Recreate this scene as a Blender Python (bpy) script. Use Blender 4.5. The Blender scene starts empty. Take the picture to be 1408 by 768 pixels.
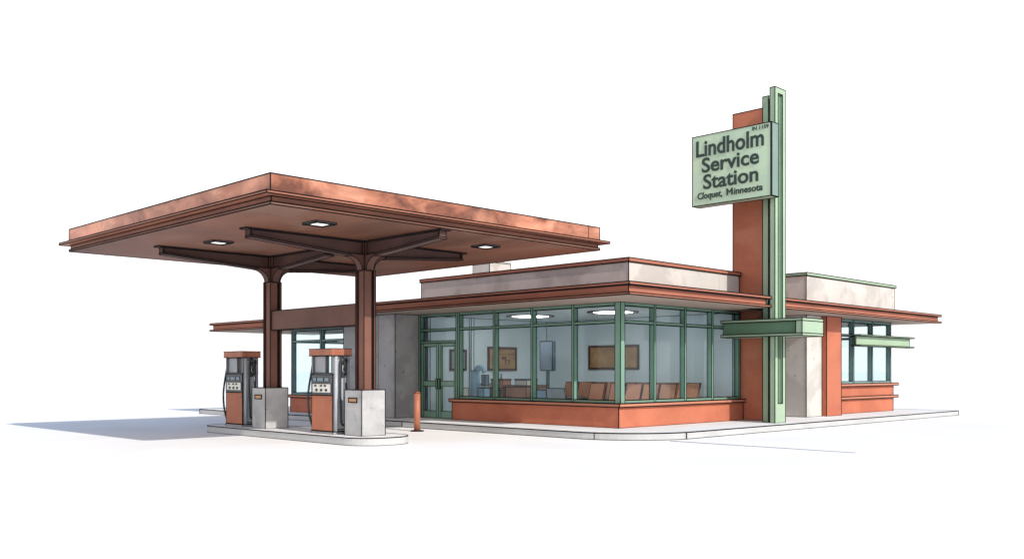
import bpy, math, random
from mathutils import Vector, Matrix

random.seed(7)
S = bpy.context.scene
COL = S.collection
PI = math.pi

# ------------------------------------------------------------------ materials
def _mat(name):
    m = bpy.data.materials.new(name); m.use_nodes = True
    nt = m.node_tree; nt.nodes.clear()
    return m, nt, nt.nodes, nt.links

def wash(name, col, var=0.18, scale=0.9, rough=0.75, tint=None, tint_amt=0.0, grain=0.06,
         stretch=(1, 1, 1), metallic=0.0, pits=0.0, pitscale=3.0, coord='Object', bump=0.0, streak=0.0, spec=0.3):
    """a pigment-like coating: soft blotches, fine paper-like grain, optional stains, pits and painted sheen streaks"""
    m, nt, N, L = _mat(name)
    out = N.new('ShaderNodeOutputMaterial'); b = N.new('ShaderNodeBsdfPrincipled')
    b.inputs['Roughness'].default_value = rough; b.inputs['Metallic'].default_value = metallic
    b.inputs['Specular IOR Level'].default_value = spec
    geo = N.new('ShaderNodeNewGeometry'); tc = N.new('ShaderNodeTexCoord')
    mp = N.new('ShaderNodeMapping'); mp.inputs['Scale'].default_value = stretch
    L.new(geo.outputs['Position'] if coord == 'World' else tc.outputs['Object'], mp.inputs['Vector'])
    n1 = N.new('ShaderNodeTexNoise'); n1.inputs['Scale'].default_value = scale
    n1.inputs['Detail'].default_value = 4; n1.inputs['Roughness'].default_value = 0.5
    n1.inputs['Distortion'].default_value = 0.15
    L.new(mp.outputs['Vector'], n1.inputs['Vector'])
    r1 = N.new('ShaderNodeValToRGB')
    lo = [max(0, c * (1 - var)) for c in col]; hi = [min(0.95, c * (1 + var)) for c in col]
    e = r1.color_ramp.elements
    e[0].position = 0.30; e[0].color = (*lo, 1); e[1].position = 0.70; e[1].color = (*hi, 1)
    mid = r1.color_ramp.elements.new(0.5); mid.color = (*col, 1)
    L.new(n1.outputs['Fac'], r1.inputs['Fac'])
    cur = r1.outputs['Color']
    if tint:
        n2 = N.new('ShaderNodeTexNoise'); n2.inputs['Scale'].default_value = scale * 1.7
        n2.inputs['Detail'].default_value = 3; n2.inputs['Distortion'].default_value = 0.3
        L.new(mp.outputs['Vector'], n2.inputs['Vector'])
        r2 = N.new('ShaderNodeValToRGB'); r2.color_ramp.elements[0].position = 0.50
        r2.color_ramp.elements[1].position = 0.60
        r2.color_ramp.elements[1].color = (tint_amt,) * 3 + (1,)
        L.new(n2.outputs['Fac'], r2.inputs['Fac'])
        mx = N.new('ShaderNodeMix'); mx.data_type = 'RGBA'
        L.new(r2.outputs['Color'], mx.inputs['Factor']); L.new(cur, mx.inputs['A'])
        mx.inputs['B'].default_value = (*tint, 1); cur = mx.outputs['Result']
    if streak:  # bright and dark patches: metal reflections painted into the copper colour
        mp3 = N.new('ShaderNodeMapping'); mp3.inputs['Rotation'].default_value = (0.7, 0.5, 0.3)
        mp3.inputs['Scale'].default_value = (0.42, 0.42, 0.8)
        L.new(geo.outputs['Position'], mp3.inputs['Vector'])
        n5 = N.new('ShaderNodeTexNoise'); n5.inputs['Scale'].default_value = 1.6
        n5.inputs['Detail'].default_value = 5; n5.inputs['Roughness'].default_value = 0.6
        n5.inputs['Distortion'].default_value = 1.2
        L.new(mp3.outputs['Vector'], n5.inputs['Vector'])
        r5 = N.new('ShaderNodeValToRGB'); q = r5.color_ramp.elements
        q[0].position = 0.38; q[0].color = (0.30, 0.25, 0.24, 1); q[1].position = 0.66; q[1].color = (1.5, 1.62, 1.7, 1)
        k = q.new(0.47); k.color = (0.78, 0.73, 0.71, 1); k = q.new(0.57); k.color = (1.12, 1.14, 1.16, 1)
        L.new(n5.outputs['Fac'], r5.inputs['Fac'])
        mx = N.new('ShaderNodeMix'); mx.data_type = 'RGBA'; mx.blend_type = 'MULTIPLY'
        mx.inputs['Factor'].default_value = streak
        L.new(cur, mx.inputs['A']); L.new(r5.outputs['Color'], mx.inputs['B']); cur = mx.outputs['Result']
    if grain:
        n3 = N.new('ShaderNodeTexNoise'); n3.inputs['Scale'].default_value = 14
        n3.inputs['Detail'].default_value = 5; n3.inputs['Roughness'].default_value = 0.7
        L.new(geo.outputs['Position'], n3.inputs['Vector'])
        mr = N.new('ShaderNodeMapRange'); mr.inputs['From Min'].default_value = 0.3; mr.inputs['From Max'].default_value = 0.7
        mr.inputs['To Min'].default_value = 1 - grain; mr.inputs['To Max'].default_value = 1 + grain
        L.new(n3.outputs['Fac'], mr.inputs['Value'])
        vm = N.new('ShaderNodeVectorMath'); vm.operation = 'SCALE'
        L.new(cur, vm.inputs[0]); L.new(mr.outputs['Result'], vm.inputs['Scale']); cur = vm.outputs['Vector']
    if pits:
        v = N.new('ShaderNodeTexVoronoi'); v.inputs['Scale'].default_value = pitscale
        L.new(geo.outputs['Position'], v.inputs['Vector'])
        r4 = N.new('ShaderNodeValToRGB'); r4.color_ramp.elements[0].position = 0.07; r4.color_ramp.elements[1].position = 0.12
        r4.color_ramp.elements[0].color = (1 - pits,) * 3 + (1,)
        r4.color_ramp.elements[1].color = (1, 1, 1, 1)
        L.new(v.outputs['Distance'], r4.inputs['Fac'])
        mx = N.new('ShaderNodeMix'); mx.data_type = 'RGBA'; mx.blend_type = 'MULTIPLY'
        mx.inputs['Factor'].default_value = 1
        L.new(cur, mx.inputs['A']); L.new(r4.outputs['Color'], mx.inputs['B']); cur = mx.outputs['Result']
    if bump:
        bp = N.new('ShaderNodeBump'); bp.inputs['Strength'].default_value = bump; bp.inputs['Distance'].default_value = 0.02
        nb = N.new('ShaderNodeTexNoise'); nb.inputs['Scale'].default_value = 3; nb.inputs['Detail'].default_value = 3
        L.new(geo.outputs['Position'], nb.inputs['Vector']); L.new(nb.outputs['Fac'], bp.inputs['Height'])
        L.new(bp.outputs['Normal'], b.inputs['Normal'])
    L.new(cur, b.inputs['Base Color']); L.new(b.outputs['BSDF'], out.inputs['Surface'])
    return m

def plain(name, col, rough=0.6, metallic=0.0, spec=0.3):
    return wash(name, col, var=0.06, scale=2.0, rough=rough, grain=0.03, metallic=metallic, spec=spec)

def glow(name, col, strength):
    m, nt, N, L = _mat(name)
    out = N.new('ShaderNodeOutputMaterial'); e = N.new('ShaderNodeEmission')
    e.inputs['Color'].default_value = (*col, 1); e.inputs['Strength'].default_value = strength
    L.new(e.outputs[0], out.inputs[0]); return m

def glass(name, tint, refl=1.45, extra=0.0):
    m, nt, N, L = _mat(name)
    out = N.new('ShaderNodeOutputMaterial')
    t = N.new('ShaderNodeBsdfTransparent'); t.inputs['Color'].default_value = (*tint, 1)
    g = N.new('ShaderNodeBsdfGlossy'); g.inputs['Roughness'].default_value = 0.01
    g.inputs['Color'].default_value = (0.9, 0.97, 1, 1)
    lw = N.new('ShaderNodeLayerWeight'); lw.inputs['Blend'].default_value = 0.5
    pw = N.new('ShaderNodeMath'); pw.operation = 'POWER'; pw.inputs[1].default_value = 3.5
    L.new(lw.outputs['Facing'], pw.inputs[0])
    f = N.new('ShaderNodeMapRange'); f.inputs['To Min'].default_value = 0.012; f.inputs['To Max'].default_value = 0.42
    L.new(pw.outputs[0], f.inputs['Value'])
    mx = N.new('ShaderNodeMixShader')
    L.new(f.outputs[0], mx.inputs[0]); L.new(t.outputs[0], mx.inputs[1]); L.new(g.outputs[0], mx.inputs[2])
    L.new(mx.outputs[0], out.inputs[0]); return m

INK = plain('ink_line', (0.012, 0.011, 0.012), 0.9, spec=0.05)
M = dict(
    copper=wash('copper_sheen', (0.43, 0.165, 0.095), var=0.25, scale=0.7, rough=0.42, tint=(0.62, 0.31, 0.20), tint_amt=0.4,
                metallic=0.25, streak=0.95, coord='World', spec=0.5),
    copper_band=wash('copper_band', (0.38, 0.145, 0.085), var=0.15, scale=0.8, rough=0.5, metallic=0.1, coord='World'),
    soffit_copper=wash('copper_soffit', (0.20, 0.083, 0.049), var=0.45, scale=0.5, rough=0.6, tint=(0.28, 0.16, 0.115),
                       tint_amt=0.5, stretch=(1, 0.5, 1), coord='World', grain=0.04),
    steel_brown=wash('brown_steel', (0.10, 0.052, 0.042), var=0.2, scale=1.2, rough=0.55, coord='World'),
    column=wash('rust_column', (0.155, 0.066, 0.045), var=0.28, scale=0.8, rough=0.6, coord='World'),
    beam=wash('rust_beam', (0.125, 0.056, 0.041), var=0.25, scale=1.0, rough=0.6, coord='World'),
    terracotta=wash('terracotta_paint', (0.46, 0.145, 0.08), var=0.12, scale=0.8, rough=0.8, tint=(0.40, 0.115, 0.065), tint_amt=0.5, coord='World', grain=0.05),
    terracotta_trim=wash('terracotta_trim', (0.46, 0.18, 0.11), var=0.1, scale=0.8, rough=0.7, coord='World'),
    roofband=wash('roof_band_paint', (0.38, 0.14, 0.088), var=0.14, scale=0.8, rough=0.7, coord='World'),
    pylon=wash('pylon_plaster', (0.46, 0.15, 0.085), var=0.2, scale=0.55, rough=0.8, tint=(0.48, 0.21, 0.14), tint_amt=0.5, coord='World'),
    green=wash('sage_paint', (0.32, 0.42, 0.29), var=0.10, scale=0.9, rough=0.65, coord='World', grain=0.04),
    green_dark=wash('deep_sage_paint', (0.12, 0.21, 0.135), var=0.12, scale=0.9, rough=0.65, coord='World', grain=0.04),
    sign_face=wash('sign_face_enamel', (0.46, 0.60, 0.43), var=0.10, scale=0.9, rough=0.5, tint=(0.54, 0.66, 0.44), tint_amt=0.5, coord='World', grain=0.02),
    frame=wash('window_frame_paint', (0.17, 0.30, 0.225), var=0.10, scale=1.5, rough=0.55, coord='World', grain=0.03),
    frame_teal=wash('teal_frame_paint', (0.19, 0.30, 0.29), var=0.10, scale=1.5, rough=0.55, coord='World', grain=0.03),
    concrete=wash('board_concrete', (0.56, 0.53, 0.485), var=0.09, scale=0.7, rough=0.9, tint=(0.37, 0.34, 0.31), tint_amt=0.55,
                  coord='World', pits=0.3, pitscale=2.6, grain=0.04, bump=0.1),
    concrete_dark=wash('grey_concrete', (0.37, 0.365, 0.365), var=0.12, scale=1.1, rough=0.9, tint=(0.27, 0.26, 0.265), tint_amt=0.5,
                       coord='World', pits=0.4, pitscale=2.8, grain=0.06, bump=0.1),
    pedestal=wash('pedestal_concrete', (0.44, 0.43, 0.42), var=0.16, scale=2.2, rough=0.9, tint=(0.30, 0.295, 0.295), tint_amt=0.35,
                  coord='World', pits=0.35, pitscale=5.5, grain=0.05, bump=0.1),
    kerb=wash('kerb_concrete', (0.47, 0.465, 0.455), var=0.10, scale=0.8, rough=0.9, coord='World', grain=0.05),
    walk=wash('walk_concrete', (0.79, 0.785, 0.775), var=0.05, scale=0.5, rough=0.95, coord='World', grain=0.03),
    ground=wash('pale_forecourt', (0.925, 0.91, 0.89), var=0.015, scale=0.16, rough=1.0, coord='World', grain=0.012,
                tint=(0.885, 0.865, 0.83), tint_amt=0.7, stretch=(1, 1, 1), spec=0.0),
    soffit=wash('eave_soffit_plaster', (0.36, 0.285, 0.235), var=0.10, scale=0.6, rough=0.9, coord='World'),
    room_wall=wash('room_wall_paint', (0.76, 0.84, 0.87), var=0.10, scale=0.5, rough=0.9, coord='World', grain=0.03),
    room_floor=wash('room_floor_tile', (0.62, 0.66, 0.68), var=0.1, scale=0.8, rough=0.5, coord='World'),
    brass=plain('worn_brass', (0.50, 0.27, 0.13), 0.5, 0.3),
    pump_grey=wash('pump_enamel_grey', (0.34, 0.35, 0.37), var=0.14, scale=2.0, rough=0.45, grain=0.03),
    pump_light=wash('pump_enamel_light', (0.44, 0.47, 0.50), var=0.14, scale=2.5, rough=0.4, grain=0.03),
    pump_dark=wash('pump_dark_plastic', (0.10, 0.105, 0.11), var=0.14, scale=3.0, rough=0.5, grain=0.03),
    pump_orange=wash('pump_orange_panel', (0.42, 0.14, 0.072), var=0.14, scale=2.0, rough=0.55, grain=0.05),
    pump_cap=wash('pump_cap_orange', (0.37, 0.135, 0.08), var=0.12, scale=3.0, rough=0.5, grain=0.04),
    cream=plain('cream_keypad', (0.72, 0.71, 0.62), 0.5),
    screen=plain('display_screen', (0.16, 0.22, 0.25), 0.2, spec=0.5),
    rubber=plain('black_rubber', (0.035, 0.037, 0.042), 0.6),
    silver=plain('silver_metal', (0.55, 0.57, 0.60), 0.35, 0.5),
    wood=wash('brown_wood', (0.34, 0.165, 0.095), var=0.15, scale=1.5, rough=0.6, grain=0.05),
    wood_dark=wash('dark_wood', (0.16, 0.085, 0.06), var=0.15, scale=1.5, rough=0.6, grain=0.05),
    canvas=wash('ochre_canvas', (0.46, 0.26, 0.13), var=0.25, scale=2.5, rough=0.9, grain=0.05),
    chair=wash('brown_vinyl', (0.50, 0.235, 0.15), var=0.12, scale=2.0, rough=0.6, grain=0.04),
    blue=wash('pale_blue_enamel', (0.34, 0.50, 0.62), var=0.1, scale=2.0, rough=0.5, grain=0.03),
    blue_dark=wash('slate_blue_enamel', (0.17, 0.215, 0.27), var=0.1, scale=2.0, rough=0.5, grain=0.03),
    sign_edge=wash('sign_edge_enamel', (0.17, 0.24, 0.21), var=0.08, scale=1.0, rough=0.5, coord='World'),
    door=wash('door_paint', (0.22, 0.37, 0.28), var=0.08, scale=1.5, rough=0.55, coord='World', grain=0.03),
    band_dark=wash('shadow_band_steel', (0.27, 0.115, 0.075), var=0.2, scale=0.8, rough=0.55, coord='World'),  # weaker light on the lower band, put into a darker brown
    letter=plain('letter_green_black', (0.03, 0.05, 0.042), 0.6),
    joint=plain('joint_tar', (0.03, 0.03, 0.03), 0.9, spec=0.05),
    white=plain('white_box_paint', (0.72, 0.72, 0.70), 0.7),
    lamp=glow('lamp_glow', (1.0, 0.97, 0.9), 1.6),
    room_lamp=glow('room_lamp_glow', (1.0, 0.98, 0.94), 8.0),
    glass=glass('window_glass', (0.91, 0.95, 0.96), 1.5),
    glass_teal=glass('teal_window_glass', (0.93, 0.975, 0.98), 1.4),
)

# ------------------------------------------------------------------ mesh helpers
W = {}            # world location of each parent
class MB:
    def __init__(s): s.v = []; s.f = []
    def add(s, vs, fs):
        o = len(s.v); s.v += [Vector(p) for p in vs]; s.f += [tuple(i + o for i in f) for f in fs]; return s
    def box(s, x0, x1, y0, y1, z0, z1):
        return s.add([(x0,y0,z0),(x1,y0,z0),(x1,y1,z0),(x0,y1,z0),(x0,y0,z1),(x1,y0,z1),(x1,y1,z1),(x0,y1,z1)],
                     [(0,3,2,1),(4,5,6,7),(0,1,5,4),(1,2,6,5),(2,3,7,6),(3,0,4,7)])
    def prism(s, poly, a, b, axis='z'):
        """polygon (u,v) counter-clockwise swept from a to b along axis"""
        n = len(poly)
        def P(u, v, w): return (u, v, w) if axis == 'z' else ((w, u, v) if axis == 'x' else (v, w, u))
        vs = [P(u, v, a) for u, v in poly] + [P(u, v, b) for u, v in poly]
        return s.add(vs, [tuple(range(n))[::-1], tuple(range(n, 2*n))] + [(i, (i+1) % n, n + (i+1) % n, n + i) for i in range(n)])
    def cyl(s, c, r, z0, z1, n=20, r2=None):
        r2 = r if r2 is None else r2
        vs = [(c[0]+r*math.cos(2*PI*i/n), c[1]+r*math.sin(2*PI*i/n), z0) for i in range(n)]
        vs += [(c[0]+r2*math.cos(2*PI*i/n), c[1]+r2*math.sin(2*PI*i/n), z1) for i in range(n)]
        return s.add(vs, [tuple(range(n))[::-1], tuple(range(n, 2*n))] + [(i, (i+1) % n, n+(i+1) % n, n+i) for i in range(n)])
    def tube(s, pts, r, n=8):
        pts = [Vector(p) for p in pts]; rings = []; up = None
        for i, p in enumerate(pts):
            d = (pts[min(i+1, len(pts)-1)] - pts[max(i-1, 0)]).normalized()
            if up is None: up = Vector((0, 0, 1)) if abs(d.z) < 0.9 else Vector((1, 0, 0))
            a = d.cross(up).normalized(); b = a.cross(d).normalized(); up = b
            rr = r[i] if isinstance(r, (list, tuple)) else r
            rings.append([p + (a*math.cos(2*PI*k/n) + b*math.sin(2*PI*k/n))*rr for k in range(n)])
        vs = [q for ring in rings for q in ring]; m = len(pts)
        fs = [(i*n+k, (i+1)*n+k, (i+1)*n+(k+1) % n, i*n+(k+1) % n) for i in range(m-1) for k in range(n)]
        fs += [tuple(range(n)), tuple(range((m-1)*n, m*n))[::-1]]
        return s.add(vs, fs)
    def build(s, name, mat, parent=None, ink=0.010, smooth=False, ang=30, loc=None):
        return finish(name, s.v, s.f, mat, parent, ink, smooth, ang, loc)

def ink_edges(vs, fs, ang):
    """feature edges of a solid: where two faces meet at a real corner"""
    key = {}; vid = []
    for p in vs:
        k = (round(p.x, 4), round(p.y, 4), round(p.z, 4)); vid.append(key.setdefault(k, len(key)))
    rep = {}
    for i, p in enumerate(vs): rep.setdefault(vid[i], p)
    E = {}
    for f in fs:
        n = Vector((0, 0, 0))
        for i in range(len(f)):
            a = vs[f[i]]; b = vs[f[(i+1) % len(f)]]
            n += Vector(((a.y-b.y)*(a.z+b.z), (a.z-b.z)*(a.x+b.x), (a.x-b.x)*(a.y+b.y)))
        if n.length: n.normalize()
        for i in range(len(f)):
            a, b = vid[f[i]], vid[f[(i+1) % len(f)]]
            if a != b: E.setdefault((min(a, b), max(a, b)), []).append(n)
    c = math.cos(math.radians(ang)); out = []
    for (a, b), ns in E.items():
        if len(ns) == 1 or any(ns[0].dot(q) < c for q in ns[1:]): out.append((rep[a], rep[b]))
    return out

def finish(name, vs, fs, mat, parent, ink, smooth, ang, loc=None):
    ink = ink*1.28 if ink else ink
    pw = W[parent.name] if parent else Vector((0, 0, 0))
    if loc is None:
        lo = Vector([min(p[i] for p in vs) for i in range(3)]); hi = Vector([max(p[i] for p in vs) for i in range(3)])
        loc = Vector(((lo.x+hi.x)/2, (lo.y+hi.y)/2, lo.z))
    else: loc = Vector(loc)
    V = list(vs); F = list(fs); nb = len(F)
    if ink:
        for a, b in ink_edges(vs, fs, ang):
            d = b - a
            if d.length < 1e-4: continue
            d.normalize(); a = a - d*ink*0.6; b = b + d*ink*0.6
            u = d.cross(Vector((0, 0, 1)) if abs(d.z) < 0.9 else Vector((1, 0, 0))).normalized(); w = d.cross(u)
            o = len(V); n = 5
            for q in (a, b): V += [q + (u*math.cos(2*PI*k/n+.3) + w*math.sin(2*PI*k/n+.3))*ink for k in range(n)]
            F += [(o+k, o+(k+1) % n, o+n+(k+1) % n, o+n+k) for k in range(n)]
            F += [tuple(o+k for k in range(n))[::-1], tuple(o+n+k for k in range(n))]
    me = bpy.data.meshes.new(name); me.from_pydata([tuple(p - loc) for p in V], [], F)
    me.materials.append(mat)
    if ink: me.materials.append(INK)
    for i, p in enumerate(me.polygons):
        if i >= nb: p.material_index = 1
        elif smooth: p.use_smooth = len(p.vertices) == 4
    me.update()
    o = bpy.data.objects.new(name, me); COL.objects.link(o)
    o.parent = parent; o.location = loc - pw; W[o.name] = loc.copy()
    return o

def thing(name, label, cat, loc=(0, 0, 0), group=None):
    o = bpy.data.objects.new(name, None); COL.objects.link(o); o.location = loc; o.empty_display_size = 0.2
    W[o.name] = Vector(loc); tag(o, label, cat, group); return o
def tag(o, label, cat, group=None):
    o['label'] = label; o['category'] = cat
    if group: o['group'] = group
    return o
def struct(o): o['kind'] = 'structure'; return o
def bx(name, mat, parent, x0, x1, y0, y1, z0, z1, ink=0.010):
    return MB().box(x0, x1, y0, y1, z0, z1).build(name, mat, parent, ink)
def copy_tree(o, parent=None):
    c = o.copy(); COL.objects.link(c); c.parent = parent
    for ch in list(o.children): copy_tree(ch, c)
    return c
def rounded(x0, x1, y0, y1, rads, n=10):
    """ccw rectangle outline with corner radii (x0y0, x1y0, x1y1, x0y1)"""
    pts = []
    for (cx, cy, a0), r in zip(((x0, y0, PI), (x1, y0, 1.5*PI), (x1, y1, 0), (x0, y1, .5*PI)), rads):
        if r == 0: pts.append((cx, cy)); continue
        ox = cx + (r if cx == x0 else -r); oy = cy + (r if cy == y0 else -r)
        pts += [(ox + r*math.cos(a0 + .5*PI*i/n), oy + r*math.sin(a0 + .5*PI*i/n)) for i in range(n+1)]
    return pts

SW = 0.15     # height of sidewalk and island
# ------------------------------------------------------------------ ground, sidewalk, joint
g = MB().add([(-1500,-1500,0),(1500,-1500,0),(1500,1500,0),(-1500,1500,0)], [(0,1,2,3)]).build('ground', M['ground'], None, 0, loc=(0,0,0)); struct(g)
outline = rounded(14.8, 31.3, 11.22, 29.4, (1.7, 0, 0, 0), 14)
struct(MB().prism(outline, 0, SW-0.006).build('kerb', M['kerb'], None, 0.011))
inner = rounded(14.81, 31.29, 11.23, 29.39, (1.69, 0, 0, 0), 14)
struct(MB().prism(inner, SW-0.006, SW).build('sidewalk', M['walk'], None, 0))
jm = MB()
for y in (12.43, 18.7, 25.5): jm.box(14.79, 14.80, y-0.01, y+0.01, 0.01, SW-0.01)
for x in (16.3,): jm.box(x-0.01, x+0.01, 11.21, 11.22, 0.01, SW-0.01)
struct(jm.build('kerb_joint', M['joint'], None, 0))
struct(MB().add([(15.62,7.3,.004),(15.66,7.3,.004),(15.70,11.19,.004),(15.64,11.19,.004)], [(0,1,2,3)]).build('ground_joint', M['joint'], None, 0))

# ------------------------------------------------------------------ pump island
isl = thing('pump_island', 'long raised concrete island with rounded ends under the copper canopy', 'island', (11.08, 17.4, 0))
MB().prism(rounded(10.4, 11.76, 14.28, 20.75, (.6, .6, .6, .6), 9), 0, SW-.004).build('kerb', M['kerb'], isl, 0.009)
MB().prism(rounded(10.42, 11.74, 14.30, 20.73, (.58,)*4, 9), SW-.004, SW).build('top_slab', M['walk'], isl, 0)

# ------------------------------------------------------------------ canopy
CX0, CX1, CY0, CY1 = 7.53, 15.30, 12.70, 20.80
can = thing('fuel_canopy', 'large flat copper-clad canopy on two rust brown steel columns over the pumps', 'canopy', (11.05, 16.8, SW))
r_ = 0.0085
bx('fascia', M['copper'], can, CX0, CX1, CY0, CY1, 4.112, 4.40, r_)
se = MB()
se.box(14.93, 14.945, CY0-0.004, CY0, 4.112, 4.40); se.build('fascia_seam', M['joint'], can, 0)
bx('drip_flange', M['copper_band'], can, CX0-.15, CX1+.15, CY0-.15, CY1+.15, 4.066, 4.108, r_)
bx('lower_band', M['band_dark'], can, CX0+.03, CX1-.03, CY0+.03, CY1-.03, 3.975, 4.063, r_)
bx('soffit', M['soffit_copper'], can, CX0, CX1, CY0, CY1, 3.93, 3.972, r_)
for lx, ly in ((9.08, 13.72), (9.0, 17.1), (13.1, 13.85)):
    fr = MB()
    a, b = .205, .155
    fr.box(lx-a, lx+a, ly-a, ly-b, 3.895, 3.928).box(lx-a, lx+a, ly+b, ly+a, 3.895, 3.928)
    fr.box(lx-a, lx-b, ly-b, ly+b, 3.895, 3.928).box(lx+b, lx+a, ly-b, ly+b, 3.895, 3.928)
    f = fr.build('canopy_light', M['pump_dark'], can, 0.006)
    bx('diffuser', M['lamp'], f, lx-b+.002, lx+b-.002, ly-b+.002, ly+b-.002, 3.907, 3.926, 0)
CXc = 11.05; COLS = (15.10, 18.55); h = .14
prof = [(-h,-h),(.045,-h),(.045,-h+.05),(.095,-h+.05),(.095,-h),(h,-h),(h,h),(-.045,h),(-.045,h-.05),(-.095,h-.05),(-.095,h),
        (-h,h),(-h,.10),(-h+.05,.10),(-h+.05,.035),(-h,.035)]
for cy in COLS:
    c = MB().prism([(CXc+u, cy+v) for u, v in prof], SW, 3.36).box(CXc-.10, CXc+.10, cy-.10, cy+.10, 3.36, 3.93).build('column', M['column'], can, 0.0075)
    W[c.name] = W[c.name]
    arms = [(-1, 0, 2.52), (1, 0, 2.45), (0, -1, 2.28 if cy < 16 else 2.2)]
    for dx, dy, ln in arms:
        def T(u, w, z):      # u along the arm, w across
            return (CXc + dx*u - dy*w, cy + dy*u + dx*w, z)
        def pr(m, pts, w0, w1):
            n = len(pts); vs = [T(u, w0, z) for u, z in pts] + [T(u, w1, z) for u, z in pts]
            m.add(vs, [tuple(range(n)), tuple(range(n, 2*n))[::-1]] + [(i, n+i, n+(i+1) % n, (i+1) % n) for i in range(n)])
        m = MB()
        pr(m, [(.12, 3.64), (ln, 3.80), (ln, 3.905), (.12, 3.905)], -.045, .045)
        a = m.build('arm', M['steel_brown'], c, 0.0075)
        m = MB()
        pr(m, [(.42, 3.62), (ln+.02, 3.765), (ln+.02, 3.797), (.42, 3.652)], -.10, .10)
        pr(m, [(.10, 3.907), (ln+.12, 3.907), (ln+.12, 3.928), (.10, 3.928)], -.11, .11)
        pr(m, [(ln-.005, 3.797), (ln+.02, 3.797), (ln+.02, 3.906), (ln-.005, 3.906)], -.08, .08)
        m.build('arm_flange', M['steel_brown'], c, 0.0065)
        m = MB()     # curved haunch below the arm
        q = [(.44 - .30*math.sin(t*PI/2/6), 3.62 - .27*(1-math.cos(t*PI/2/6))) for t in range(7)]
        q = [(.44, 3.62)] + [(.14 + .30*(1-math.sin(t*PI/12)), 3.62 - .27*(1-math.cos(t*PI/12))) for t in range(1, 7)]
        pts = q + [(.10, 3.35), (.10, 3.66), (.44, 3.66)]
        pr(m, pts[::-1], -.09, .09)
        m.build('haunch', M['beam'], c, 0.0065, ang=35)
    MB().box(CXc-.115, CXc+.115, cy-.115, cy+.115, 3.352, 3.66).build('column_head', M['beam'], c, 0.0065)
bx('cross_beam', M['beam'], can, CXc-.11, CXc+.11, COLS[0]+h, COLS[1]-h, 2.30, 2.72, r_)

# ------------------------------------------------------------------ pedestals
for (x, y, lab, gl) in ((10.77, 14.84, 'pale sunlit concrete pedestal around the right canopy column, near the rounded island end', 1),
                        (10.71, 18.27, 'grey shaded concrete pedestal around the left canopy column between the two pumps', 0)):
    p = thing('concrete_pedestal', lab, 'pedestal', (x+.28, y+.28, SW), 'concrete pedestals at the canopy columns')
    w = .56
    a = CXc-h-.003; b = CXc+h+.003; c0 = (COLS[0] if gl else COLS[1]); y0 = c0-h-.003; y1 = c0+h+.003
    m = MB().box(x, a, y, y+w, SW, 1.04).box(b, x+w, y, y+w, SW, 1.04)
    m = MB()
    o = [(x,y),(x+w,y),(x+w,y+w),(x,y+w)]
    m.prism(o, SW, 1.04); m.build('block', M['pedestal'], p, 0.0075)
    m = MB().box(x-.012, x-.002, y+.15, y+.42, .80, .88)
    m.build('plaque', M['brass'], p, 0.009)

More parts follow.
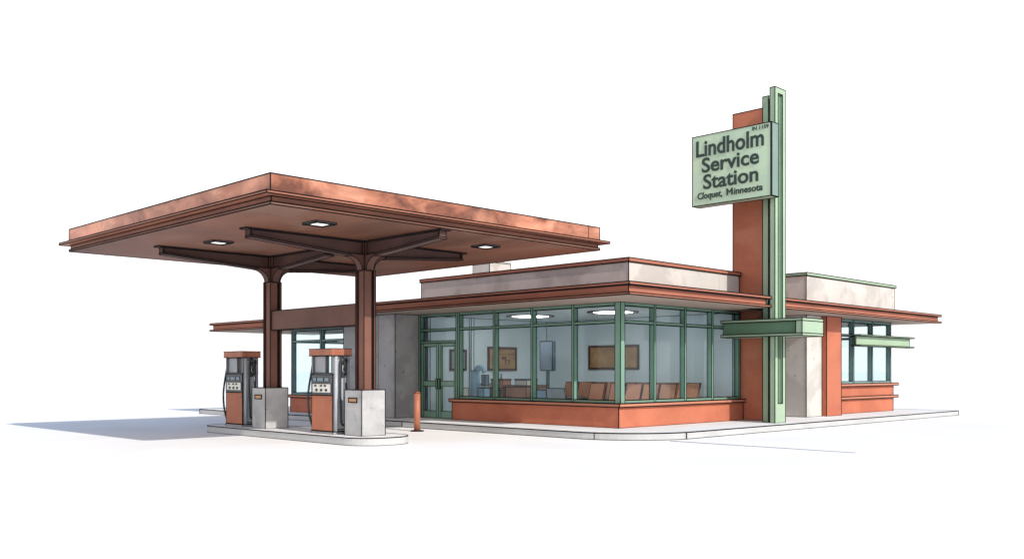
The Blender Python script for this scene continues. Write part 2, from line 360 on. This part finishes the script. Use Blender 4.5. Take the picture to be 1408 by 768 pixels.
# ------------------------------------------------------------------ pumps
def make_pump(lab):
    t = thing('fuel_pump', lab, 'fuel pump', (0, 0, 0), 'fuel pumps on the island')
    k = 0.0058
    bx('base', M['concrete_dark'], t, -.205, .205, -.39, .39, 0, .045, k)
    body = MB().box(-.18, .19, -.372, .372, .045, 1.20)
    body.box(-.19, .19, -.375, -.315, 1.20, 1.56).box(-.19, .19, .33, .375, 1.20, 1.56)
    body.box(-.185, -.15, -.312, .328, 1.185, 1.215)
    body.box(-.188, .188, -.377, -.377+.001, .05, .06)
    body.build('body', M['pump_grey'], t, k)
    m = MB().tube([(-.13, -.395, .06), (-.13, -.395, 1.545)], .032, 10).tube([(.15, -.385, .06), (.15, -.385, 1.545)], .022, 10)
    m.build('side_rail', M['pump_light'], t, 0, True)
    m = MB().box(-.11, .125, -.386, -.376, .10, 1.50); m.build('side_panel', M['pump_light'], t, k)
    bx('advert_panel', M['pump_grey'], t, -.155, -.12, -.07, .325, 1.216, 1.556, k)
    m = MB().prism(rounded(-.245, .245, -.43, .43, (.04,)*4, 4), 1.562, 1.70); m.build('cap', M['pump_cap'], t, k, ang=50)
    d = bx('lower_door', M['pump_orange'], t, -.197, -.181, -.368, .368, .06, .765, k)
    bx('door_lock', M['pump_dark'], d, -.203, -.198, -.33, -.30, .66, .69, 0)
    c = bx('control_panel', M['pump_dark'], t, -.20, -.181, -.372, .372, .775, 1.183, k)
    for y0, y1 in ((.19, .31), (-.05, .17), (-.25, -.09)):
        bx('display_screen', M['screen'], c, -.206, -.201, y0, y1, 1.045, 1.125, .003)
    kp = bx('keypad', M['cream'], t, -.209, -.201, -.32, .33, .82, 1.0, .004)
    for y in (.22, .02, -.12):
        MB().box(-.213, -.2095, y-.04, y+.04, .942, .978).build('key', M['rubber'], kp, 0)
    for y in (.18, .01, -.16):
        MB().prism([(y+.045*math.cos(a*PI/5), .873+.03*math.sin(a*PI/5)) for a in range(10)], -.215, -.2095, 'x').build('dial', M['rubber'], kp, 0)
    # nozzle cradle, nozzle and its hose on the near end
    cr = MB().box(.0, .115, -.41, -.387, 1.13, 1.17).box(.0, .115, -.405, -.387, 1.17, 1.47)
    cr.build('nozzle_cradle', M['pump_dark'], t, .004)
    nz = MB().tube([(.05, -.445, 1.46), (.035, -.45, 1.40), (.055, -.45, 1.30), (.06, -.45, 1.16)], [.030, .036, .030, .026], 10)
    nz.tube([(.05, -.445, 1.46), (.09, -.44, 1.50), (.12, -.42, 1.48), (.125, -.41, 1.42)], [.022, .018, .014, .012], 8)
    n = nz.build('nozzle', M['rubber'], t, 0, True)
    MB().tube([(.045, -.45, 1.38), (-.01, -.45, 1.36), (-.015, -.45, 1.25), (.05, -.45, 1.22)], .008, 6).build('trigger_guard', M['silver'], n, 0, True)
    MB().tube([(.06, -.45, 1.17), (.055, -.45, 1.02)], .020, 8).build('hose_sleeve', M['silver'], t, 0, True)
    hs = []
    for i in range(25):
        a = i/24
        hs.append((-.055 + .05*math.sin(a*PI)*-0.2, -.45, 1.49 - 1.12*a))
    hs = [(.03, -.42, 1.535), (-.03, -.44, 1.52), (-.065, -.45, 1.42), (-.072, -.455, 1.1), (-.07, -.455, .7), (-.055, -.455, .4)]
    hs += [(.0 - .055*math.cos(a*PI/6), -.455, .30 - .12*math.sin(a*PI/6)) for a in range(1, 6)]
    hs += [(.065, -.455, .42), (.08, -.455, .7), (.07, -.45, 1.0), (.06, -.45, 1.14)]
    MB().tube(smoothp(hs), .022, 7).build('hose', M['rubber'], t, 0, True)
    hs = [(-.12, .39, 1.52), (-.13, .42, 1.44), (-.15, .45, 1.25), (-.17, .51, .95), (-.18, .535, .7), (-.17, .52, .42), (-.15, .46, .2), (-.13, .40, .09)]
    MB().tube(smoothp(hs), .022, 7).build('hose', M['rubber'], t, 0, True)
    MB().tube([(-.12, .385, 1.40), (-.14, .43, 1.30), (-.15, .445, 1.2)], [.026, .03, .022], 8).build('hose_coupling', M['pump_dark'], t, 0, True)
    return t
def smoothp(p, k=4):
    p = [Vector(q) for q in p]; out = []
    for i in range(len(p)-1):
        a, b, c, d = p[max(i-1, 0)], p[i], p[i+1], p[min(i+2, len(p)-1)]
        for j in range(k):
            t = j/k
            out.append(.5*((2*b) + (c-a)*t + (2*a-5*b+4*c-d)*t*t + (3*b-a-3*c+d)*t**3))
    return out + [p[-1]]
pump = make_pump('orange and grey fuel pump with nozzle, on the island beside the sunlit right pedestal')
pump2 = copy_tree(pump); pump2['label'] = 'orange and grey fuel pump with nozzle, at the shaded far left end of the island'
pump.location = (10.93, 16.13, SW); pump2.location = (10.96, 19.72, SW)

# ------------------------------------------------------------------ bollard
b = thing('bollard', 'short rust orange steel bollard standing before the glass doors', 'bollard', (14.03, 17.16, 0))
MB().cyl((14.03, 17.16), .075, .02, .90, 24).build('post', M['copper_band'], b, 0.007, True)
MB().cyl((14.03, 17.16), .078, .90, .93, 24, .06).build('cap', M['copper_band'], b, 0.006)
MB().cyl((14.03, 17.16), .15, 0, .02, 24).build('base_plate', M['steel_brown'], b, 0.006)

# ------------------------------------------------------------------ station building
bld = thing('service_station_building', 'low modernist station building with glazed corner showroom and wide orange eaves', 'building', (18.9, 16.4, SW))
FX, FY = 16.42, 13.04
# roofs: lower flange, recessed band, upper flange
def off(poly, d):
    n = len(poly); out = []
    for i in range(n):
        a, p, c = Vector(poly[i-1]), Vector(poly[i]), Vector(poly[(i+1) % n])
        e1 = (p-a).normalized(); e2 = (c-p).normalized()
        n1 = Vector((-e1.y, e1.x)); n2 = Vector((-e2.y, e2.x))
        q = p + (n1+n2)*d/(1+n1.dot(n2)); out.append((q.x, q.y))
    return out
def roof(poly, zb):
    rf = MB().prism(poly, zb+.212, zb+.27).build('roof', M['roofband'], bld, 0.010)
    MB().prism(off(poly, .09), zb+.058, zb+.209).build('fascia', M['roofband'], rf, 0.010)
    MB().prism(poly, zb+.012, zb+.055).build('fascia_lip', M['terracotta_trim'], rf, 0.010)
    MB().prism(off(poly, .06), zb, zb+.0115).build('soffit', M['soffit'], rf, 0)
ZS = 2.93
roof([(15.0, 11.69), (20.52, 11.69), (20.52, 12.42), (21.355, 12.42), (21.355, 21.6), (15.0, 21.6)], ZS)
roof([(15.0, 21.64), (19.0, 21.64), (19.0, 29.1), (15.0, 29.1)], ZS-.23)
roof([(21.06, 11.69), (31.15, 11.69), (31.15, 17.0), (22.13, 17.0), (22.13, 12.385), (21.06, 12.385)], ZS)
# parapets
pa = bx('parapet', M['concrete'], bld, 16.71, 21.28, 13.04, 20.26, 3.203, 3.84)
cop = MB().box(16.68, 21.32, 13.01, 20.29, 3.843, 3.93).build('coping', M['roofband'], pa, 0.010)
MB().box(20.35, 20.36, 13.037, 13.0395, 3.21, 3.83).build('panel_joint', M['pedestal'], pa, 0)
pa = bx('wing_parapet', M['concrete'], bld, 23.8, 29.50, 12.5, 16.0, 3.203, 4.0)
bx('coping', M['green'], pa, 23.77, 29.54, 12.47, 16.03, 4.003, 4.08)
# base walls with sills
bs = MB().box(16.26, 21.34, 12.90, 13.04+.14, SW, .615).box(16.26, 16.26+.20, 13.18, 18.45, SW, .615)
bs = MB().prism([(16.26, 12.96), (21.345, 12.96), (21.345, 13.2), (16.5, 13.2), (16.5, 18.46), (16.26, 18.46)], SW, .612).build('base_wall', M['terracotta'], bld)
MB().prism([(16.20, 12.89), (21.40, 12.89), (21.40, 13.2), (16.5, 13.2), (16.5, 18.52), (16.20, 18.52)], .615, .69).build('sill', M['terracotta_trim'], bs)
# glazing
FB = .15
def window_x(y0, y1, plane, frame, glassm, zb=.692, zt=2.928, tr=(2.5,), left=True):
    """bay in a wall of constant x, posts on its +y side"""
    m = MB(); d = .13; w = .065
    m.box(plane, plane+d, y1-w, y1, zb, zt)
    m.box(plane, plane+d, y0, y1-w, zb, zb+.06); m.box(plane, plane+d, y0, y1-w, zt-.07, zt)
    for z in tr: m.box(plane+.004, plane+d-.004, y0, y1-w, z-.03, z+.03)
    f = m.build('window', frame, bld, 0.0075)
    MB().box(plane+.075, plane+.081, y0, y1-w, zb+.06, zt-.07).build('pane', glassm, f, 0); return f
def window_y(x0, x1, plane, frame, glassm, zb=.692, zt=2.928, tr=(2.5,)):
    m = MB(); d = .13; w = .065
    m.box(x1-w, x1, plane, plane+d, zb, zt)
    m.box(x0, x1-w, plane, plane+d, zb, zb+.06); m.box(x0, x1-w, plane, plane+d, zt-.07, zt)
    for z in tr: m.box(x0, x1-w, plane+.004, plane+d-.004, z-.03, z+.03)
    f = m.build('window', frame, bld, 0.0075)
    MB().box(x0, x1-w, plane+.075, plane+.081, zb+.06, zt-.07).build('pane', glassm, f, 0); return f
bx('corner_post', M['frame'], bld, FX-.02, FX+.13, FY-.02, FY+.14, .69, 2.928, 0.0075)
ys = [FY+.143, 14.47, 15.78, 17.09, 18.42]
for a, c in zip(ys[:-1], ys[1:]): window_x(a, c, FX, M['frame'], M['glass'])
xs = [FX+.133, 17.72, 18.93, 20.09, 21.34]
for a, c in zip(xs[:-1], xs[1:]): window_y(a, c, FY, M['frame'], M['glass'])
# door surround, transoms, two leaves
m = MB().box(FX, FX+.13, 18.423, 18.50, SW, 2.928).box(FX, FX+.13, 19.94, 20.015, SW, 2.928)
m.box(FX, FX+.13, 18.50, 19.94, 2.858, 2.928).box(FX, FX+.13, 18.50, 19.94, 2.47, 2.53).box(FX, FX+.13, 18.50, 19.94, 2.15, 2.21)
df = m.build('door_frame', M['frame'], bld, 0.0075)
MB().box(FX+.075, FX+.081, 18.50, 19.94, 2.21, 2.47).box(FX+.075, FX+.081, 18.50, 19.94, 2.53, 2.858).build('transom_pane', M['glass'], df, 0)
for y0, y1, hy in ((18.503, 19.215, 19.17), (19.222, 19.937, 19.265)):
    X0, X1 = FX+.03, FX+.085; s = .09
    m = MB().box(X0, X1, y0, y0+s, SW+.01, 2.147).box(X0, X1, y1-s, y1, SW+.01, 2.147)
    m.box(X0, X1, y0+s, y1-s, 2.06, 2.147).box(X0, X1, y0+s, y1-s, 1.0, 1.14).box(X0, X1, y0+s, y1-s, SW+.01, .34)
    d = m.build('door', M['door'], bld, 0.0065)
    MB().box(X0+.025, X0+.031, y0+s, y1-s, .34, 1.0).box(X0+.025, X0+.031, y0+s, y1-s, 1.14, 2.06).build('pane', M['glass'], d, 0)
    MB().box(X0-.04, X0-.004, hy-.035, hy+.035, .93, 1.2).build('handle', M['green_dark'], d, 0.006)
# concrete pier left of the doors
pier = MB().box(15.61, 17.0, 20.02, 22.38, SW, 2.928).build('pier', M['concrete_dark'], bld)
MB().box(15.606, 15.609, 20.75, 20.765, SW, 2.92).box(15.606, 15.609, 21.6, 21.615, SW, 2.69).build('panel_joint', M['joint'], pier, 0)
# far left window bay
fb = MB().prism([(15.85, 22.39), (18.5, 22.39), (18.5, 25.55), (15.85, 25.55)], SW, .60).build('far_base_wall', M['terracotta'], bld)
bx('sill', M['terracotta_trim'], fb, 15.78, 18.5, 22.39, 25.62, .603, .68)
window_x(22.40, 23.93, 15.85, M['frame_teal'], M['glass_teal'], .683, 2.697, (2.31,))
window_x(23.93, 25.5, 15.85, M['frame_teal'], M['glass_teal'], .683, 2.697, (2.31,))
window_y(15.99, 18.48, 25.36, M['frame_teal'], M['glass_teal'], .683, 2.697, (2.31,))
# right wing
bx('wing_wall', M['concrete'], bld, 23.8, 24.68, 12.5, 16.0, SW, 2.928)
bx('wing_back_wall', M['room_wall'], bld, 24.69, 29.7, 15.8, 15.95, SW, 2.925, 0)
bx('wing_end_wall', M['terracotta'], bld, 29.72, 29.86, 12.86, 15.79, SW, .955)
bx('wing_pier', M['terracotta'], bld, 24.69, 25.57, 12.36, 13.2, SW, 2.928)
wb = bx('wing_base_wall', M['terracotta'], bld, 25.575, 29.86, 12.70, 12.855, SW, .955)
bx('sill', M['terracotta_trim'], wb, 25.575, 30.02, 12.60, 12.857, .958, 1.035)
bx('belt_course', M['terracotta_trim'], wb, 25.575, 30.05, 12.62, 12.698, .575, .65)
xw = [25.575, 27.15, 28.42, 29.75]
for a, c in zip(xw[:-1], xw[1:]): window_y(a, c, 12.72, M['frame_teal'], M['glass_teal'], 1.038, 2.925, (2.46,))
window_x(12.86, 15.79, 29.74, M['frame_teal'], M['glass_teal'], .958, 2.925, (2.46,))
bl = MB().box(26.5, 30.38, 12.24, 12.50, 2.435, 2.47).box(26.5, 30.36, 12.24, 12.50, 2.14, 2.17)
blo = bl.build('sunshade', M['green'], bld, 0.009)
MB().box(26.5, 30.30, 12.36, 12.40, 2.173, 2.432).build('web', M['green'], blo, 0.008)
for x in (27.1, 29.4): MB().box(x, x+.06, 12.503, 12.718, 2.435, 2.475).build('bracket', M['frame_teal'], blo, 0.005)
# room inside
bx('room_floor', M['room_floor'], bld, 16.5, 21.3, 13.2, 19.7, SW+.003, SW+.01, 0)
rw = MB().box(21.20, 21.30, 13.18, 19.7, SW+.012, 2.90).build('room_wall', M['room_wall'], bld, 0.008)
MB().box(16.56, 21.30, 19.70, 19.80, SW+.012, 2.90).box(18.0, 18.1, 19.62, 19.699, SW+.012, 2.90).build('room_back_wall', M['room_wall'], bld, 0.008)
bx('room_ceiling', M['room_wall'], bld, 16.6, 21.3, 13.2, 19.8, 2.903, 2.925, 0)

# entrance blade
e = MB().box(20.42, 21.46, 10.83, 13.03, 2.24, 2.30).box(20.42, 21.46, 10.83, 13.03, 2.59, 2.655)
e.box(20.42, 21.46, 10.83, 10.99, 2.30, 2.59)
en = e.build('entrance_blade', M['green'], bld, 0.009)
MB().box(20.52, 21.40, 10.99, 13.03, 2.302, 2.588).build('inset_panel', M['green_dark'], en, 0.006)

# ------------------------------------------------------------------ pylon
py = thing('sign_pylon', 'tall terracotta slab with two sage green fins rising beside the showroom', 'pylon', (21.4, 12.4, SW))
bx('slab', M['pylon'], py, 21.362, 22.11, 12.40, 13.27, SW, 8.04)
# front fin with a recessed channel in its face
m = MB()
x0, x1, ch0, ch1, yf = 20.54, 21.04, 20.68, 20.90, 11.60
m.box(x0, ch0, yf, 11.735, SW, 8.24).box(ch1, x1, yf, 11.735, SW, 8.24)
m.box(ch0, ch1, yf, 11.735, SW, .62).box(ch0, ch1, yf, 11.735, 8.10, 8.24)
ff = MB()
def frame_solid(X0, X1, C0, C1, Z0, Z1, D0, D1, Yf, Yb):
    """plate with a rectangular hole, one connected solid"""
    o = [(X0,Z0),(X1,Z0),(X1,Z1),(X0,Z1)]; i = [(C0,D0),(C1,D0),(C1,D1),(C0,D1)]
    vs = [(x,Yf,z) for x,z in o+i] + [(x,Yb,z) for x,z in o+i]; fs = []
    for k in range(4):
        n = (k+1) % 4
        fs += [(k,n,4+n,4+k), (8+n,8+k,12+k,12+n), (k,8+k,8+n,n), (4+k,4+n,12+n,12+k)]
    return vs, fs
ff.add(*frame_solid(x0, x1, ch0, ch1, SW, 8.24, .62, 8.10, yf, 11.735))
fin = ff.build('fin', M['green'], py, 0.009)
bx('channel', M['green_dark'], fin, ch0, ch1, yf+.05, 11.73, .62, 8.10, 0)
bx('rear_fin', M['green'], py, 20.88, 21.28, 11.97, 12.13, SW, 8.16, 0.009)
bx('web', M['green_dark'], py, 20.98, 21.06, 11.737, 11.968, SW, 8.1, 0.006)

# ------------------------------------------------------------------ sign
sg = thing('station_sign', 'square pale green sign board lettered Lindholm Service Station, fixed to the pylon', 'sign', (20.38, 12.6, 5.57))
bx('board', M['sign_face'], sg, 20.22, 20.53, 11.53, 13.74, 5.57, 7.32, 0.010)
bx('edge_trim', M['sign_edge'], sg, 20.222, 20.528, 11.50, 11.527, 5.575, 7.315, 0.009)
def text(name, s, ya, yb, z, hgt, ink, bold, slant=0):
    cu = bpy.data.curves.new(name, 'FONT'); cu.body = s; cu.size = 1; cu.resolution_u = 5; cu.offset = bold
    cu.shear = slant
    ob = bpy.data.objects.new('tmp', cu); COL.objects.link(ob)
    bpy.context.view_layer.update()
    dg = bpy.context.evaluated_depsgraph_get()
    me = bpy.data.meshes.new_from_object(ob.evaluated_get(dg))
    bpy.data.objects.remove(ob)
    xa = min(v.co.x for v in me.vertices); xb = max(v.co.x for v in me.vertices)
    cap = .655
    sx = (ya - yb)/(xb - xa); sz = hgt/cap
    xf = 20.2185
    V = [Vector((xf, ya - (v.co.x-xa)*sx, z + v.co.y*sz)) for v in me.vertices]
    F = [tuple(p.vertices) for p in me.polygons]
    # thickness: back and side faces, so the letters are solid
    n = len(V); th = .014
    cnt = {}
    for f in F:
        for i in range(len(f)):
            a, b2 = f[i], f[(i+1) % len(f)]; cnt[(a, b2)] = cnt.get((a, b2), 0)+1
    VV = V + [v - Vector((th, 0, 0)) for v in V]
    FF = [tuple(n+i for i in f) for f in F] + [f[::-1] for f in F]
    for (a, b2) in cnt:
        if (b2, a) not in cnt: FF.append((a, b2, n+b2, n+a))
    return finish(name, VV, FF, M['letter'], sg, ink, False, 60)
text('lettering', 'Lindholm', 13.62, 11.71, 6.80, .37, 0, .019)
text('lettering', 'Service', 13.45, 11.84, 6.39, .335, 0, .019)
text('lettering', 'Station', 13.41, 11.86, 5.97, .335, 0, .019)
text('lettering', 'Cloquet,', 13.58, 12.86, 5.73, .15, 0, .018, .1)
text('lettering', 'innesota', 12.53, 11.74, 5.73, .15, 0, .018, .1)
mp_ = [(0, 0), (.045, 0), (.045, .115), (.09, .04), (.135, .115), (.135, 0), (.18, 0), (.18, .165), (.145, .165), (.09, .085), (.035, .165), (0, .165)]
MB().prism([(12.74-u, 5.73+v_) for u, v_ in mp_][::-1], 20.2045, 20.2185, 'x').build('lettering', M['letter'], sg, 0)
text('lettering', 'IN', 12.02, 11.90, 7.19, .085, 0, .004)
text('lettering', '11', 11.83, 11.74, 7.19, .08, 0, .004)
text('lettering', '59', 11.71, 11.59, 7.19, .08, 0, .004)

# ------------------------------------------------------------------ roof vent
v = thing('roof_vent_box', 'pale boxy roof vent behind the parapet, partly hidden by the canopy', 'vent', (20.6, 21.6, 3.2))
bx('housing', M['concrete'], v, 19.65, 20.55, 20.6, 21.35, 3.25, 4.68, 0.009)
MB().box(19.65, 20.55, 20.60, 21.35, 4.683, 4.72).build('lid', M['concrete'], v, 0.006)
bx('kerb', M['concrete_dark'], v, 19.70, 20.50, 20.65, 21.30, 3.203, 3.248, 0)

# ------------------------------------------------------------------ inside the showroom
def room_lamp(x, y, lab):
    t = thing('ceiling_lamp', lab, 'ceiling lamp', (x, y, 2.85), 'round ceiling lamps in the showroom')
    MB().cyl((x, y), .64, 2.878, 2.90, 32).build('rim', M['silver'], t, 0.008)
    MB().cyl((x, y), .36, 2.866, 2.877, 32, .50).build('diffuser', M['room_lamp'], t, 0)
room_lamp(18.45, 17.75, 'flat round white ceiling lamp above the reception desk side of the showroom')
room_lamp(18.65, 15.05, 'flat round white ceiling lamp seen behind the glazed corner post')
def picture(lab, axis, a0, a1, z0, z1, plane, marks):
    t = thing('framed_picture', lab, 'picture', ((a0+a1)/2 if axis == 'y' else plane, plane if axis == 'y' else (a0+a1)/2, z0))
    w = .05
    def B(u0, u1, d0, d1, za, zb):
        return (u0, u1, plane-d1, plane-d0, za, zb) if axis == 'y' else (plane-d1, plane-d0, u0, u1, za, zb)
    m = MB()
    m.box(*B(a0, a1, .003, .04, z0, z0+w)).box(*B(a0, a1, .003, .04, z1-w, z1)).box(*B(a0, a0+w, .003, .04, z0+w, z1-w)).box(*B(a1-w, a1, .003, .04, z0+w, z1-w))
    m.build('frame', M['wood_dark'], t, 0.006)
    MB().box(*B(a0+w, a1-w, .004, .02, z0+w, z1-w)).build('canvas', marks[0], t, 0)
    mm = MB()
    for (u0, u1, za, zb) in marks[1]: mm.box(*B(u0, u1, .021, .024, za, zb))
    if marks[1]: mm.build('painted_motif', M['wood_dark'], t, 0)
    return t
picture('ochre picture with dark sketch hanging above the reception desk', 'y', 18.70, 19.86, 1.42, 2.10, 19.70,
        (M['canvas'], [(19.05, 19.08, 1.48, 2.04), (19.1, 19.78, 1.88, 1.9), (19.26, 19.44, 1.74, 1.83), (19.38, 19.42, 1.6, 1.76), (19.42, 19.6, 1.70, 1.73), (19.55, 19.58, 1.6, 1.72)]))
picture('narrow grey framed picture left of the ochre one, near the doors', 'y', 17.26, 17.86, 1.42, 2.0, 19.70,
        (M['pump_light'], [(17.42, 17.72, 1.52, 1.9)]))
picture('wide plain brown picture on the wall above the row of chairs', 'x', 16.17, 18.0, 1.45, 2.14, 21.20, (M['canvas'], []))

# water dispenser by the doors
t = thing('water_dispenser', 'pale blue upright dispenser with curved arm just inside the doors', 'dispenser', (17.35, 18.75, SW+.01))
MB().cyl((17.35, 18.75), .13, SW+.012, 1.42, 16).build('cabinet', M['blue'], t, 0.007, True)
MB().tube(smoothp([(17.35, 18.72, 1.38), (17.33, 18.62, 1.5), (17.38, 18.5, 1.48), (17.42, 18.45, 1.36)]), .07, 10).build('arm', M['blue'], t, 0, True)
MB().box(17.36, 17.5, 18.38, 18.52, 1.02, 1.30).build('tap_unit', M['blue_dark'], t, 0.007)
MB().box(17.3, 17.52, 18.36, 18.6, SW+.012, .95).build('drip_stand', M['blue'], t, 0.007)
# small rack beside it
t = thing('leaflet_rack', 'small tan leaflet rack beside the blue dispenser', 'rack', (17.0, 19.0, SW+.01))
bx('case', M['cream'], t, 16.9, 17.1, 18.75, 18.98, SW+.012, .95, 0.006)
m = MB()
for k in range(3): m.box(16.885, 16.898, 18.78, 18.95, .62+.11*k, .68+.11*k)
m.build('leaflet', M['wood'], t, 0.004)
# desk
t = thing('reception_desk', 'brown wooden reception desk with raised right cabinet, under the ochre picture', 'desk', (18.4, 18.0, SW+.01))
bx('counter_top', M['wood'], t, 17.75, 18.35, 18.22, 19.32, .90, .95, 0.007)
d = bx('left_cabinet', M['wood'], t, 17.8, 18.3, 18.25, 19.28, SW+.012, .898, 0.007)
for za in (.25, .58): MB().box(17.785, 17.798, 18.6, 19.2, za, za+.25).build('drawer', M['chair'], d, 0.005)
bx('cabinet', M['chair'], t, 17.95, 18.75, 17.42, 18.2, SW+.012, .98, 0.007)
bx('cabinet_top', M['wood'], t, 17.9, 18.8, 17.40, 18.215, .983, 1.02, 0.007)
# things on the desk
def tbox(name, lab, cat, mat, x0, x1, y0, y1, z0, z1, lid=None):
    t = thing(name, lab, cat, ((x0+x1)/2, (y0+y1)/2, z0))
    o = bx('tray_body' if 'tray' in name else 'box_body', mat, t, x0, x1, y0, y1, z0, z1-.03, 0.006)
    bx('lid', lid or mat, t, x0-.012, x1+.012, y0-.012, y1+.012, z1-.028, z1, 0.005)
tbox('cash_register', 'brown cash register on the desk counter below the ochre picture', 'cash register', M['chair'], 17.95, 18.25, 18.30, 18.75, .952, 1.19, M['wood'])
tbox('card_box', 'small pale card box at the left end of the desk counter', 'box', M['cream'], 17.85, 18.05, 18.9, 19.15, .952, 1.06)
tbox('paper_tray', 'low pale tray with a dark lid on the desk cabinet, beside the glazing bar', 'tray', M['cream'], 18.1, 18.5, 17.55, 17.98, 1.022, 1.19, M['blue_dark'])
t = thing('desk_vase', 'tiny dark vase with one bud standing on the cash register', 'vase', (18.1, 18.52, 1.192))
MB().cyl((18.1, 18.52), .03, 1.192, 1.29, 10, .018).build('vase_body', M['pump_dark'], t, 0)
MB().cyl((18.1, 18.52), .035, 1.292, 1.34, 8, .02).build('bud', M['blue_dark'], t, 0)
# post with board
t = thing('display_stand', 'tall slate blue display board on a slim post in the middle of the showroom', 'display stand', (19.0, 17.6, SW+.01))
MB().box(18.97, 19.03, 17.58, 17.64, SW+.03, 1.42).build('post', M['blue_dark'], t, 0.005)
MB().prism(rounded(17.38, 17.84, 1.42, 2.22, (.04,)*4, 4), 18.93, 18.96+.08, 'x').build('board', M['blue_dark'], t, 0.009)
MB().box(18.8, 19.2, 17.4, 17.8, SW+.012, SW+.03).build('foot', M['blue_dark'], t, 0.005)
# low blue counter
t = thing('low_display_counter', 'low pale blue counter standing left of the brown chairs', 'counter', (18.3, 16.6, SW+.01))
bx('box_body', M['blue'], t, 18.1, 18.5, 16.84, 17.3, SW+.012, .90, 0.007)
bx('counter_top', M['pump_light'], t, 18.08, 18.52, 16.82, 17.32, .903, .93, 0.006)
t = thing('slanted_panel', 'pale blue grey leaning panel between low counter and chairs', 'panel', (18.2, 16.3, SW+.01))
MB().prism([(16.02, SW+.012), (16.62, SW+.012), (16.74, .96), (16.1, .96)], 18.0, 18.04, 'x').build('sheet', M['pump_light'], t, 0.008)
bx('foot', M['blue_dark'], t, 17.9, 18.14, 16.0, 16.65, SW+.011, SW+.0125, 0)

def make_chair():
    t = thing('waiting_chair', 'brown vinyl waiting chair with sloping back', 'chair', (0, 0, 0), 'brown waiting chairs in the showroom')
    k = .006
    bx('seat', M['chair'], t, -.23, .22, -.235, .235, .38, .46, k)
    vs = [(.16,-.235,.50),(.21,-.235,.50),(.21,.235,.50),(.16,.235,.50),(.28,-.235,.93),(.33,-.235,.93),(.33,.235,.93),(.28,.235,.93)]
    MB().add(vs, [(0,3,2,1),(4,5,6,7),(0,1,5,4),(1,2,6,5),(2,3,7,6),(3,0,4,7)]).build('backrest', M['chair'], t, k)
    for sx in (-.2, .18):
        for sy in (-.21, .21): MB().box(sx-.015, sx+.015, sy-.015, sy+.015, 0, .379).build('leg', M['pump_dark'], t, 0)
    return t
ch = make_chair(); first = True
ordn = ['first', 'second', 'third', 'fourth', 'fifth', 'sixth', 'seventh', 'eighth', 'ninth']
for i in range(9):
    c = ch if first else copy_tree(ch); first = False
    c.location = (20.45, 18.25-.52*i, SW+.011)
    c['label'] = f'brown vinyl chair in the long back row against the wall, {ordn[i]} from the left'
for i in range(4):
    c = copy_tree(ch); c.location = (18.65, 15.1-.52*i, SW+.011); c.rotation_euler = (0, 0, 0)
    c['label'] = f'brown vinyl chair in the short front row near the right glazing, {ordn[i]} from the left'
for c, (x, y) in ((copy_tree(ch), (18.6, 16.25-.55*1)),):
    c.location = (18.62, 15.75, SW+.011); c['label'] = 'brown vinyl chair standing alone beside the leaning panel'

# ------------------------------------------------------------------ light
sun_dir = Vector((0.14, 1.0, -0.65)).normalized()
ld = bpy.data.lights.new('sun', 'SUN'); ld.energy = 3.0; ld.angle = math.radians(0.5); ld.color = (1.0, 0.965, 0.91)
lo = bpy.data.objects.new('sun', ld); COL.objects.link(lo); lo.location = (0, -10, 20)
lo.rotation_euler = sun_dir.to_track_quat('-Z', 'Y').to_euler()
w = bpy.data.worlds.new('World'); S.world = w; w.use_nodes = True
N = w.node_tree.nodes; L = w.node_tree.links; N.clear()
out = N.new('ShaderNodeOutputWorld')
sky = N.new('ShaderNodeTexSky'); sky.sky_type = 'NISHITA'; sky.sun_disc = False
el = math.asin(-sun_dir.z); sky.sun_elevation = el; sky.sun_rotation = math.atan2(-sun_dir.x, -sun_dir.y)
sky.dust_density = 0.6; sky.air_density = 1.0
b1 = N.new('ShaderNodeBackground'); b1.inputs['Strength'].default_value = 0.15; L.new(sky.outputs[0], b1.inputs['Color'])
b2 = N.new('ShaderNodeBackground'); b2.inputs['Color'].default_value = (1.0, 1.0, 1.0, 1); b2.inputs['Strength'].default_value = 1.0
tc = N.new('ShaderNodeTexCoord'); sp = N.new('ShaderNodeSeparateXYZ'); L.new(tc.outputs['Generated'], sp.inputs[0])
mr = N.new('ShaderNodeMapRange'); mr.inputs['From Min'].default_value = 0.385; mr.inputs['From Max'].default_value = 0.52
mr.interpolation_type = 'SMOOTHSTEP'
L.new(sp.outputs['Z'], mr.inputs['Value'])
mx = N.new('ShaderNodeMixShader'); L.new(mr.outputs[0], mx.inputs[0]); L.new(b2.outputs[0], mx.inputs[1]); L.new(b1.outputs[0], mx.inputs[2])
gr = N.new('ShaderNodeMapRange'); gr.inputs['From Min'].default_value = 0.0; gr.inputs['From Max'].default_value = 0.38
gr.inputs['To Min'].default_value = 0.98; gr.inputs['To Max'].default_value = 1.4
L.new(sp.outputs['Z'], gr.inputs['Value']); L.new(gr.outputs[0], b2.inputs['Strength'])
L.new(mx.outputs[0], out.inputs[0])

# ------------------------------------------------------------------ camera
cd = bpy.data.cameras.new('camera'); cam = bpy.data.objects.new('camera', cd); COL.objects.link(cam)
cam.location = (0, 0, 1.4); cam.rotation_euler = (PI/2, 0, -PI/4)
cd.sensor_width = 36; cd.lens = 1300/1408*36; cd.shift_y = 126/1408; cd.clip_end = 5000
S.camera = cam
S.view_settings.view_transform = 'Standard'; S.view_settings.look = 'None'
S.view_settings.exposure = 0.28; S.view_settings.gamma = 1
S.cycles.max_bounces = 8; S.cycles.transparent_max_bounces = 16
